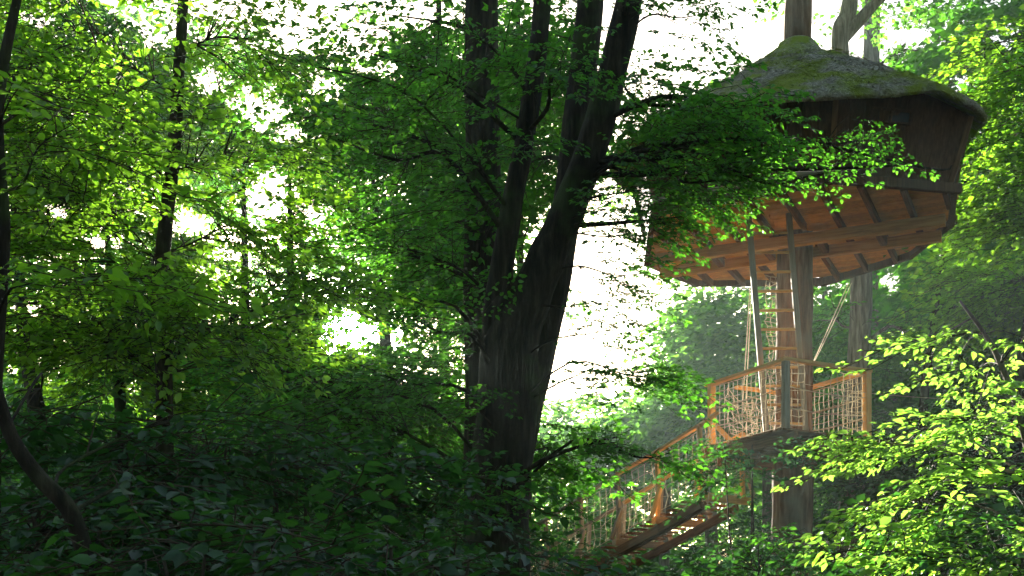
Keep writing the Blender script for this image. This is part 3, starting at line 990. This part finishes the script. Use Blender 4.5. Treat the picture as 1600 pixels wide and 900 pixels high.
# ------------------------------------------------------------------ trees
# the big forked tree in the middle
Ym = 11.0
tree("forked_tree", "massive dark forked trunk in the middle with leafy branches reaching towards the tree house",
     [((P(775, 1290, Ym), P(778, 1000, Ym), P(780, 800, Ym), P(792, 640, Ym), P(800, 530, Ym), P(838, 440, Ym), P(882, 340, Ym), P(925, 230, Ym), P(958, 110, Ym), P(985, -10, Ym), P(1000, -150, Ym), P(1005, -400, Ym)),
       (.44, .33, .28, .27, .25, .185, .155, .145, .13, .12, .10, .06)),
      ((P(785, 700, Ym), P(778, 560, Ym), P(778, 470, Ym - .05), P(800, 320, Ym - .1), P(828, 170, Ym - .1), P(846, 20, Ym - .1), P(852, -120, Ym - .1), P(850, -330, Ym)),
       (.13, .15, .12, .095, .088, .082, .075, .045))],
     [pxblob(660, 110, 10.6, 110, 90, .9, 30, 0.70), pxblob(620, 250, 10.4, 130, 80, .9, 30, 0.70), pxblob(640, 390, 10.4, 120, 70, .9, 30, 0.70),
      pxblob(750, 60, 10.4, 80, 80, .6, 18, 0.70), pxblob(860, 130, 10.3, 60, 110, .5, 15, 0.66), pxblob(740, 250, 10.3, 60, 120, .5, 14, 0.62),
      pxblob(1010, 20, 10.8, 70, 25, .7, 10, 0.66), pxblob(1045, 165, 10.8, 90, 40, .9, 23, 0.66), pxblob(1090, 225, 10.6, 110, 45, 1.0, 34, 0.70),
      pxblob(1190, 235, 10.4, 70, 30, .9, 10, 0.57), pxblob(1290, 225, 10.3, 60, 14, .6, 6, 0.48), pxblob(1350, 262, 10.2, 80, 20, .5, 9, 0.55), pxblob(1440, 262, 10.1, 60, 26, .4, 7, 0.51),
      pxblob(1070, 285, 10.6, 90, 35, .8, 30, 0.62), pxblob(1010, 345, 10.7, 45, 30, .6, 10, 0.53), pxblob(1190, 285, 10.4, 50, 14, .5, 5, 0.44), pxblob(1130, 165, 10.8, 50, 14, .7, 7, 0.53),
      pxblob(990, 270, 10.8, 60, 50, .8, 16, 0.66),
      pxblob(905, 480, 10.7, 40, 40, .5, 8, 0.48, 0), pxblob(905, 585, 10.5, 30, 14, .4, 9, 0.53, 0), pxblob(985, 588, 10.5, 55, 14, .35, 21, 0.55, 0), pxblob(930, 520, 10.6, 40, 30, .4, 9, 0.48, 0),
      pxblob(915, 695, 10.4, 75, 18, .6, 10, .6), pxblob(1000, 715, 10.3, 60, 14, .5, 6, .55), pxblob(785, 770, 10.3, 80, 50, .3, 12, .6, 0), pxblob(745, 640, 10.4, 40, 60, .3, 7, .55, 0), pxblob(950, 370, 10.7, 45, 45, .5, 11, .55, 0), pxblob(985, 300, 10.7, 40, 30, .5, 8, .55, 0), pxblob(960, 430, 10.7, 40, 40, .5, 8, .55, 0), pxblob(925, 330, 10.6, 30, 40, .4, 5, .5, 0), pxblob(1065, 28, 10.8, 60, 20, .6, 9, .58, 0), pxblob(600, 45, 10.5, 110, 40, .7, 9, .62, 0), pxblob(480, 100, 10.0, 50, 40, .7, 6, .6, 0),
      pxblob(640, 600, 10.0, 90, 40, .8, 21, 0.70), pxblob(560, 640, 9.7, 90, 50, .8, 21, 0.70), pxblob(480, 590, 9.6, 70, 40, .6, 13, 0.66), pxblob(620, 470, 10, 60, 26, .5, 10, 0.62), pxblob(690, 520, 10.3, 60, 40, .6, 13, 0.62)],
     LEAF, BARK, 0, sides=26, rough=.10, segs=60, limb_r=.03, gap=.8)

# trunks standing close behind it
tree("ivy_clad_tree", "straight upright trunk close behind the forked tree on its sunward side, half hidden by leaves",
     [((P(757, 1260, 14), P(757, 700, 14), P(755, 300, 14), P(752, 0, 14), P(750, -500, 14)), (.26, .24, .21, .19, .1))],
     [pxblob(560, 190, 14, 110, 90, 1.2, 50, .95), pxblob(690, 300, 14, 80, 130, 1.2, 50, .9), pxblob(560, 390, 14, 130, 70, 1.2, 50, .95), pxblob(730, 520, 13.8, 60, 90, .6, 30, .85), pxblob(660, 30, 14, 80, 50, 1, 20, .9)],
     LEAF, BARK, 1, sides=18, rough=.09, segs=40, limb_r=.03)
tree("grey_trunk_tree", "grey mid-sized trunk seen between the forked tree's two stems",
     [((P(792, 1260, 11.7), P(800, 800, 11.7), P(822, 650, 11.7), P(852, 520, 11.7), P(876, 400, 11.7), P(900, 200, 11.7), P(922, 0, 11.7), P(935, -400, 11.7)), (.24, .16, .15, .14, .135, .135, .135, .08))],
     [pxblob(890, 60, 12.6, 70, 60, .8, 22, .9), pxblob(985, 150, 13.2, 70, 70, 1, 30, .9), pxblob(835, 250, 13.2, 60, 90, .8, 22, .85), pxblob(880, 470, 13, 30, 60, .5, 6, .7), pxblob(850, 700, 13, 60, 60, .8, 22, .85)],
     LEAF, BARK, 1, sides=18, rough=.09, segs=40, limb_r=.03)

# slender sapling on the left with layered leaves
Yl = 8.2
tree("slender_tree", "slender bare stem with layered backlit leaves, rising through the whole left side",
     [((P(262, 1330, Yl), P(258, 800, Yl), P(256, 560, Yl), P(247, 460, Yl), P(258, 360, Yl), P(272, 230, Yl), P(280, 100, Yl), P(287, -20, Yl), P(300, -400, Yl)), (.075, .064, .058, .054, .05, .045, .04, .037, .02))],
     [pxblob(130, 60, 8, 140, 60, .9, 40, 0.64), pxblob(150, 170, 7.6, 130, 60, .9, 46, 0.68), pxblob(80, 290, 7.6, 110, 60, .8, 36, 0.64), pxblob(200, 260, 7.8, 80, 50, .8, 26, 0.64),
      pxblob(380, 60, 8.2, 80, 50, .8, 23, 0.60), pxblob(350, 240, 8.2, 70, 50, .8, 20, 0.60), pxblob(360, 350, 8.0, 90, 40, .8, 28, 0.64), pxblob(160, 395, 7.5, 120, 40, .8, 36, 0.68),
      pxblob(450, 440, 8.2, 80, 40, .8, 26, 0.60), pxblob(330, 520, 7.8, 110, 50, .8, 38, 0.64), pxblob(140, 520, 7.4, 130, 50, .8, 43, 0.68), pxblob(420, 250, 8.3, 40, 50, .6, 11, 0.56)],
     LEAF_LIGHT, BARK, 0, sides=12, rough=.08, segs=44, limb_r=.009, gap=.9, flat=.26)
tree("leaning_sapling", "thin dark sapling stem at the very left edge of the picture",
     [((P(-20, 1500, 6.2), P(-14, 700, 6.2), P(0, 430, 6.2), P(4, 340, 6.2), P(-3, 240, 6.2), P(0, 130, 6.2), P(40, -60, 6.2)), (.06, .05, .042, .038, .034, .03, .018))],
     [pxblob(40, 130, 6, 80, 40, .5, 5, .7), pxblob(60, 230, 6, 80, 40, .5, 5, .7), pxblob(70, 440, 6, 90, 40, .5, 7, .7)],
     LEAF_LIGHT, BARK, 0, sides=10, segs=30, limb_r=.010)
tree("bowed_sapling", "dark bowed stem curving down through the shade in the lower left corner",
     [((P(165, 1500, 4.2), P(155, 1000, 4.2), P(138, 890, 4.2), P(110, 800, 4.2), P(60, 745, 4.2), P(22, 690, 4.2), P(0, 630, 4.2), P(-30, 520, 4.2), P(-90, 380, 4.2)), (.045, .036, .031, .03, .028, .027, .024, .02, .012))],
     [pxblob(60, 640, 5.0, 90, 40, .4, 5, .8), pxblob(190, 740, 4.9, 100, 40, .4, 6, .8), pxblob(60, 850, 4.8, 100, 40, .3, 5, .8), pxblob(250, 660, 5.2, 90, 40, .5, 6, .8)],
     LEAF_DARK, BARK, 0, sides=12, segs=40, limb_r=.010)

# tree behind the house whose trunk shows below the floor and forks above the roof
tree("forking_tree", "tree behind the house, trunk below its floor and forked limbs above the thatch",
     [((P(1322, 1220, 24), P(1328, 850, 24), P(1338, 640, 24), P(1346, 440, 24), P(1335, 250, 24), P(1312, 70, 24), P(1325, 20, 24), P(1338, -60, 24)), (.30, .25, .23, .21, .19, .17, .16, .12)),
      ((P(1318, 60, 24), P(1345, 30, 24), P(1378, -5, 24), P(1440, -60, 24), P(1500, -120, 24)), (.12, .12, .10, .09, .05))],
     [pxblob(1345, -60, 24, 120, 50, 2, 40, 1.3), pxblob(1300, 500, 24.5, 60, 60, 1.5, 30, 1.1), pxblob(1420, 520, 25, 70, 60, 1.5, 40, 1.1), pxblob(1340, 760, 24, 60, 120, 1.5, 40, 1.1)],
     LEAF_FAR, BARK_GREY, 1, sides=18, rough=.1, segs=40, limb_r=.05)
tree("upright_tree", "upright dark trunk just beyond the forked limbs above the thatch",
     [((P(1352, 1150, 30), P(1356, 500, 30), P(1362, 60, 30), P(1366, -150, 30)), (.3, .26, .2, .14))],
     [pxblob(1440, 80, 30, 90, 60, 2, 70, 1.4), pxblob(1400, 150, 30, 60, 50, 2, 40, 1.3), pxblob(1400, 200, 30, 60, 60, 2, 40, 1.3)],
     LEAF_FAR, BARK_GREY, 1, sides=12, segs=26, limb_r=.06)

# sunlit saplings in the right foreground
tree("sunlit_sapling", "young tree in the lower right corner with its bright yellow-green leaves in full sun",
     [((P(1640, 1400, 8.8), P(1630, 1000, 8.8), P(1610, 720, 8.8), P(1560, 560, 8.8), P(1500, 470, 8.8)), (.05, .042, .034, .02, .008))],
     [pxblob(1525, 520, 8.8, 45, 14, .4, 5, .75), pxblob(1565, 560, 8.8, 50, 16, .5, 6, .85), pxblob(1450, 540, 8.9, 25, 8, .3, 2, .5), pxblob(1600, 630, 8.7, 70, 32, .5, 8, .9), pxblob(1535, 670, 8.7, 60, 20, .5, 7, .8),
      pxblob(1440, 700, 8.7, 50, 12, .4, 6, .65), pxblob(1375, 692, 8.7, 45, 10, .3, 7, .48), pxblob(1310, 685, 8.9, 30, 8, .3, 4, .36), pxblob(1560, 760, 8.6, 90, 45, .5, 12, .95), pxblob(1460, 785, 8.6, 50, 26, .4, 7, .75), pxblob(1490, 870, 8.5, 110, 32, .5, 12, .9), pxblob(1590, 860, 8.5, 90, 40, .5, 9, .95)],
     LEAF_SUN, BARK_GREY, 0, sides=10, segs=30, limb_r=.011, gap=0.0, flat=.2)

# saplings and bushes of the shaded undergrowth: photo position, distance, size, label
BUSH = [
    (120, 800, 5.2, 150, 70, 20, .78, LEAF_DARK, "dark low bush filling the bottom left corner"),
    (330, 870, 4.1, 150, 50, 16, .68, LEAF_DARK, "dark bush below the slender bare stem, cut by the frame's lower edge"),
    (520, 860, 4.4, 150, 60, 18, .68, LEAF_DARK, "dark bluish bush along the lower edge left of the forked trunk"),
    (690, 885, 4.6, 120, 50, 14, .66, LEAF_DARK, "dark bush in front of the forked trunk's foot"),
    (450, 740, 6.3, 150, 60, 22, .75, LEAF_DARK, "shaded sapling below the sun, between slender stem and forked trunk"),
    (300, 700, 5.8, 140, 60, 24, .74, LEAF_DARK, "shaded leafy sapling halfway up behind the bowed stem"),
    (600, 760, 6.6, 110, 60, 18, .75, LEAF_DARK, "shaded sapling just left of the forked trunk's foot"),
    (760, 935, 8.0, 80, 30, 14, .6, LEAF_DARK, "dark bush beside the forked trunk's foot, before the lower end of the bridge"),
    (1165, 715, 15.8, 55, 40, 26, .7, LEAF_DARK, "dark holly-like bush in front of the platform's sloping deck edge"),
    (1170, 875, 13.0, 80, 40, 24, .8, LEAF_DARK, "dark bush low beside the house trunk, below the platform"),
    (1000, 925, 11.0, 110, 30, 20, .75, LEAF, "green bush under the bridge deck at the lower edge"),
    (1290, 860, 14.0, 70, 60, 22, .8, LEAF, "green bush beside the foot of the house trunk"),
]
for px, py, Y, rx, ry, n, s, mt, lab in BUSH:
    base = P(px, py, Y); base.z = -.05
    c = P(px, py, Y)
    st = []
    for k in range(3):
        e = c + Vector((random.uniform(-.6, .6) * rx / F * Y, random.uniform(-.3, .3), random.uniform(-.2, .6) * ry / F * Y))
        st.append(((base + Vector((random.uniform(-.12, .12), random.uniform(-.1, .1), 0)), base.lerp(e, .5) + Vector((random.uniform(-.1, .1), 0, 0)), e), (.022, .016, .006)))
    hgt = c.z
    blobs = [(c, (rx / F * Y, .5, ry / F * Y), n, s), (c - Vector((0, -.2, .32 * hgt)), (rx / F * Y, .5, .25 * hgt), n // 2, s)]
    tree("bush", lab, st, blobs, mt, TWIG, 0 if Y < 9 else 1, "undergrowth bushes", "bush", sides=6, segs=10, limbs=False, gap=0.0, flat=.22, sunr=.3)

# mid-distance trees: trunk position, distance, trunk radius, blobs, label
MID = [
    (60, 16, .12, [(60, 100, 130, 90, 60), (40, 300, 120, 90, 50), (90, 480, 120, 80, 50)], LEAF, "leafy tree behind the left edge, seen past the thin dark sapling"),
    (190, 19, .10, [(200, 120, 110, 80, 70), (210, 330, 100, 90, 60), (200, 560, 120, 90, 70)], LEAF_LIGHT, "backlit tree just left of the slender bare stem"),
    (385, 22, .13, [(340, 160, 100, 120, 70), (380, 480, 130, 70, 90), (420, 620, 130, 80, 110)], LEAF, "dark-stemmed tree seen between the slender stem and the sun"),
    (455, 17, .10, [(460, 330, 90, 100, 50), (480, 590, 120, 60, 60), (500, 460, 80, 60, 25)], LEAF, "tree standing just left of the sun"),
    (610, 20, .13, [(600, 140, 110, 90, 70), (600, 350, 110, 90, 80), (640, 620, 110, 80, 90), (690, 450, 70, 90, 45)], LEAF, "leafy tree behind the sun's right, left of the forked trunk"),
    (700, 26, .16, [(700, 120, 110, 120, 90), (690, 330, 90, 120, 80)], LEAF_FAR, "tall tree behind the forked trunk"),
    (820, 24, .13, [(830, 150, 60, 140, 60), (830, 320, 40, 60, 16)], LEAF_FAR, "tree glimpsed between the forked trunk's stems"),
    (1110, 34, .17, [(1110, 520, 60, 70, 80), (1120, 640, 80, 60, 110)], LEAF_FAR, "misty tree left of the ladder"),
    (1040, 40, .16, [(1040, 650, 60, 50, 70), (1000, 690, 80, 40, 80)], LEAF_FAR, "pale misty tree beyond the bridge handrail"),
    (1200, 36, .16, [(1200, 540, 70, 80, 110), (1180, 660, 60, 70, 80)], LEAF_FAR, "hazy tree behind the ladder"),
    (1300, 38, .17, [(1300, 560, 70, 80, 110), (1290, 680, 70, 60, 90)], LEAF_FAR, "hazy tree behind the slanting rope"),
    (1395, 29, .15, [(1400, 460, 60, 80, 80), (1400, 620, 70, 80, 100)], LEAF, "shaded tree just right of the trunk behind the platform"),
    (1470, 32, .16, [(1470, 180, 70, 100, 100), (1480, 400, 70, 90, 100), (1470, 600, 80, 80, 110)], LEAF_FAR, "tree right behind the thatch's outer tip"),
    (1522, 26, .13, [(1540, 60, 70, 80, 70), (1550, 240, 60, 100, 80), (1530, 420, 70, 80, 90), (1540, 560, 80, 70, 90)], LEAF, "dark-stemmed tree right of the tree house"),
    (1590, 20, .12, [(1590, 120, 60, 100, 50), (1600, 300, 60, 90, 60), (1590, 440, 70, 60, 60)], LEAF_LIGHT, "leafy tree on the right edge beside the tree house"),
    (1440, 22, .09, [(1560, 470, 60, 60, 40), (1420, 700, 70, 80, 60), (1500, 760, 90, 70, 70)], LEAF_DARK, "shaded sapling behind the sunlit young tree"),
]
for px, Y, r, bl, mt, lab in MID:
    hx = (RNG.uniform(-1, 1)) * 60
    top = 250 if (px > 1380 or 150 < px < 650) else -350
    stems = [((P(px + hx * .2, 1000, Y) - Vector((0, 0, CZ + .2)), P(px, 700, Y), P(px + hx * .5, 450 if Y < 30 or px > 1130 else 640, Y), P(px + hx, top if Y < 30 else (400 if px > 1130 else 600), Y)), (r * 1.3, r, r * .6, r * .15))]
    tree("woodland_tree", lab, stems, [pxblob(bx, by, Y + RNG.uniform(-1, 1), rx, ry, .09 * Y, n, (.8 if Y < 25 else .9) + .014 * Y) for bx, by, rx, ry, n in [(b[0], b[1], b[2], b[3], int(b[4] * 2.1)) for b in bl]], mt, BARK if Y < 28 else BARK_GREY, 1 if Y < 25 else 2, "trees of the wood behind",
         sides=9, segs=20, limb_r=.03, conn_share=.5, rough=.06)

# far wood that closes the view: one mass
spots = []
for k in range(190):
    Y = RNG.uniform(42, 80)
    px = RNG.uniform(-350, 1950)
    if 840 < px < 1060:
        py = RNG.uniform(700, 1000)
    elif px < 840:
        py = RNG.uniform(-40, 1000)
    else:
        py = RNG.uniform(100, 1000)
    c = P(px, py, Y)
    if c.z > 27: continue
    spots += blob_spots(c, (RNG.uniform(1.5, 3.5), 2.5, RNG.uniform(1.2, 2.6)), 25, 2.3, None, 1.0, .3, 2.0)
for k in range(150):
    Y = RNG.uniform(40, 85)
    px = RNG.uniform(-350, 1950)
    c = P(px, RNG.uniform(600 if 860 < px < 1080 else 720, 1020), Y)
    spots += blob_spots(c, (RNG.uniform(2, 3.5), 2.5, RNG.uniform(1.0, 1.8)), 22, 2.4, None, .3, .3, 1.0)
for k in range(70):
    Y = RNG.uniform(38, 60)
    c = P(RNG.uniform(-250, 760), RNG.uniform(620, 1000), Y)
    spots += blob_spots(c, (RNG.uniform(2, 3.5), 2.0, RNG.uniform(1.0, 1.8)), 20, 3.0, None, .3, .3, .5)
fo = crown("far_wood", spots, [], 2, LEAF_FAR, None, cull=True)
tag(fo, "hazy far wood closing the view behind all the trees", None, None, "stuff")

# low undergrowth between the trees: one mass
spots = []
for k in range(105):
    Y = RNG.uniform(9, 38)
    px = RNG.uniform(-250, 1850)
    lim = 640 if px < 720 else (790 if px < 1250 else 730)
    py = RNG.uniform(lim, 1020)
    c = P(px, py, Y)
    if 800 < px < 1260 and Y < 23 and py < 970: continue
    spots += blob_spots(c, (RNG.uniform(.6, 1.5), 1.2, RNG.uniform(.4, .9)), int(13 + Y * .35), .8 + .015 * Y, None, 0.0, .25, .5)
un = crown("undergrowth", spots, [], 1, LEAF_DARK, None)
tag(un, "tangled green undergrowth between the trunks", None, None, "stuff")

# the wood goes on overhead and behind the photographer: unseen canopy added to shade the near leaves
spots = []
for k in range(170):
    if k < 90:
        c = Vector((RNG.uniform(-28, 28), RNG.uniform(-32, -6), RNG.uniform(2, 19)))
    elif k < 130:
        c = Vector((RNG.uniform(-16, 16), RNG.uniform(-10, 9), RNG.uniform(13, 19)))
    else:
        c = Vector((RNG.choice([-1, 1]) * RNG.uniform(11, 28), RNG.uniform(-8, 12), RNG.uniform(2, 18)))
    spots += blob_spots(c, (RNG.uniform(1.8, 3.2), 2.4, RNG.uniform(1.2, 2.2)), 13, 3.1, None, 0.0, .3, .3)
ca = crown("shade_canopy", spots, [], 2, LEAF_DARK, None)
tag(ca, "unseen leaf canopy of the wood, added overhead and behind the viewpoint for shade", None, None, "stuff")

# ------------------------------------------------------------------ morning haze
bx0, bx1, by0, by1, bz0, bz1 = -90, 90, -40, 110, -3.5, 33
hv = [(x, y, z) for z in (bz0, bz1) for y in (by0, by1) for x in (bx0, bx1)]
hq = [(0, 2, 3, 1), (4, 5, 7, 6), (0, 1, 5, 4), (2, 6, 7, 3), (0, 4, 6, 2), (1, 3, 7, 5)]
m, t, out = nodes("haze_air")
pv = N(t, "ShaderNodeVolumePrincipled")
pv.inputs['Color'].default_value = (0.72, 0.96, 0.93, 1)
pv.inputs['Density'].default_value = 0.0009
pv.inputs['Anisotropy'].default_value = 0.35
t.links.new(pv.outputs[0], out.inputs['Volume'])
hz = link("haze", quad_mesh("haze", hv, hq), m)
tag(hz, "pale morning haze hanging in the wood", None, None, "stuff")
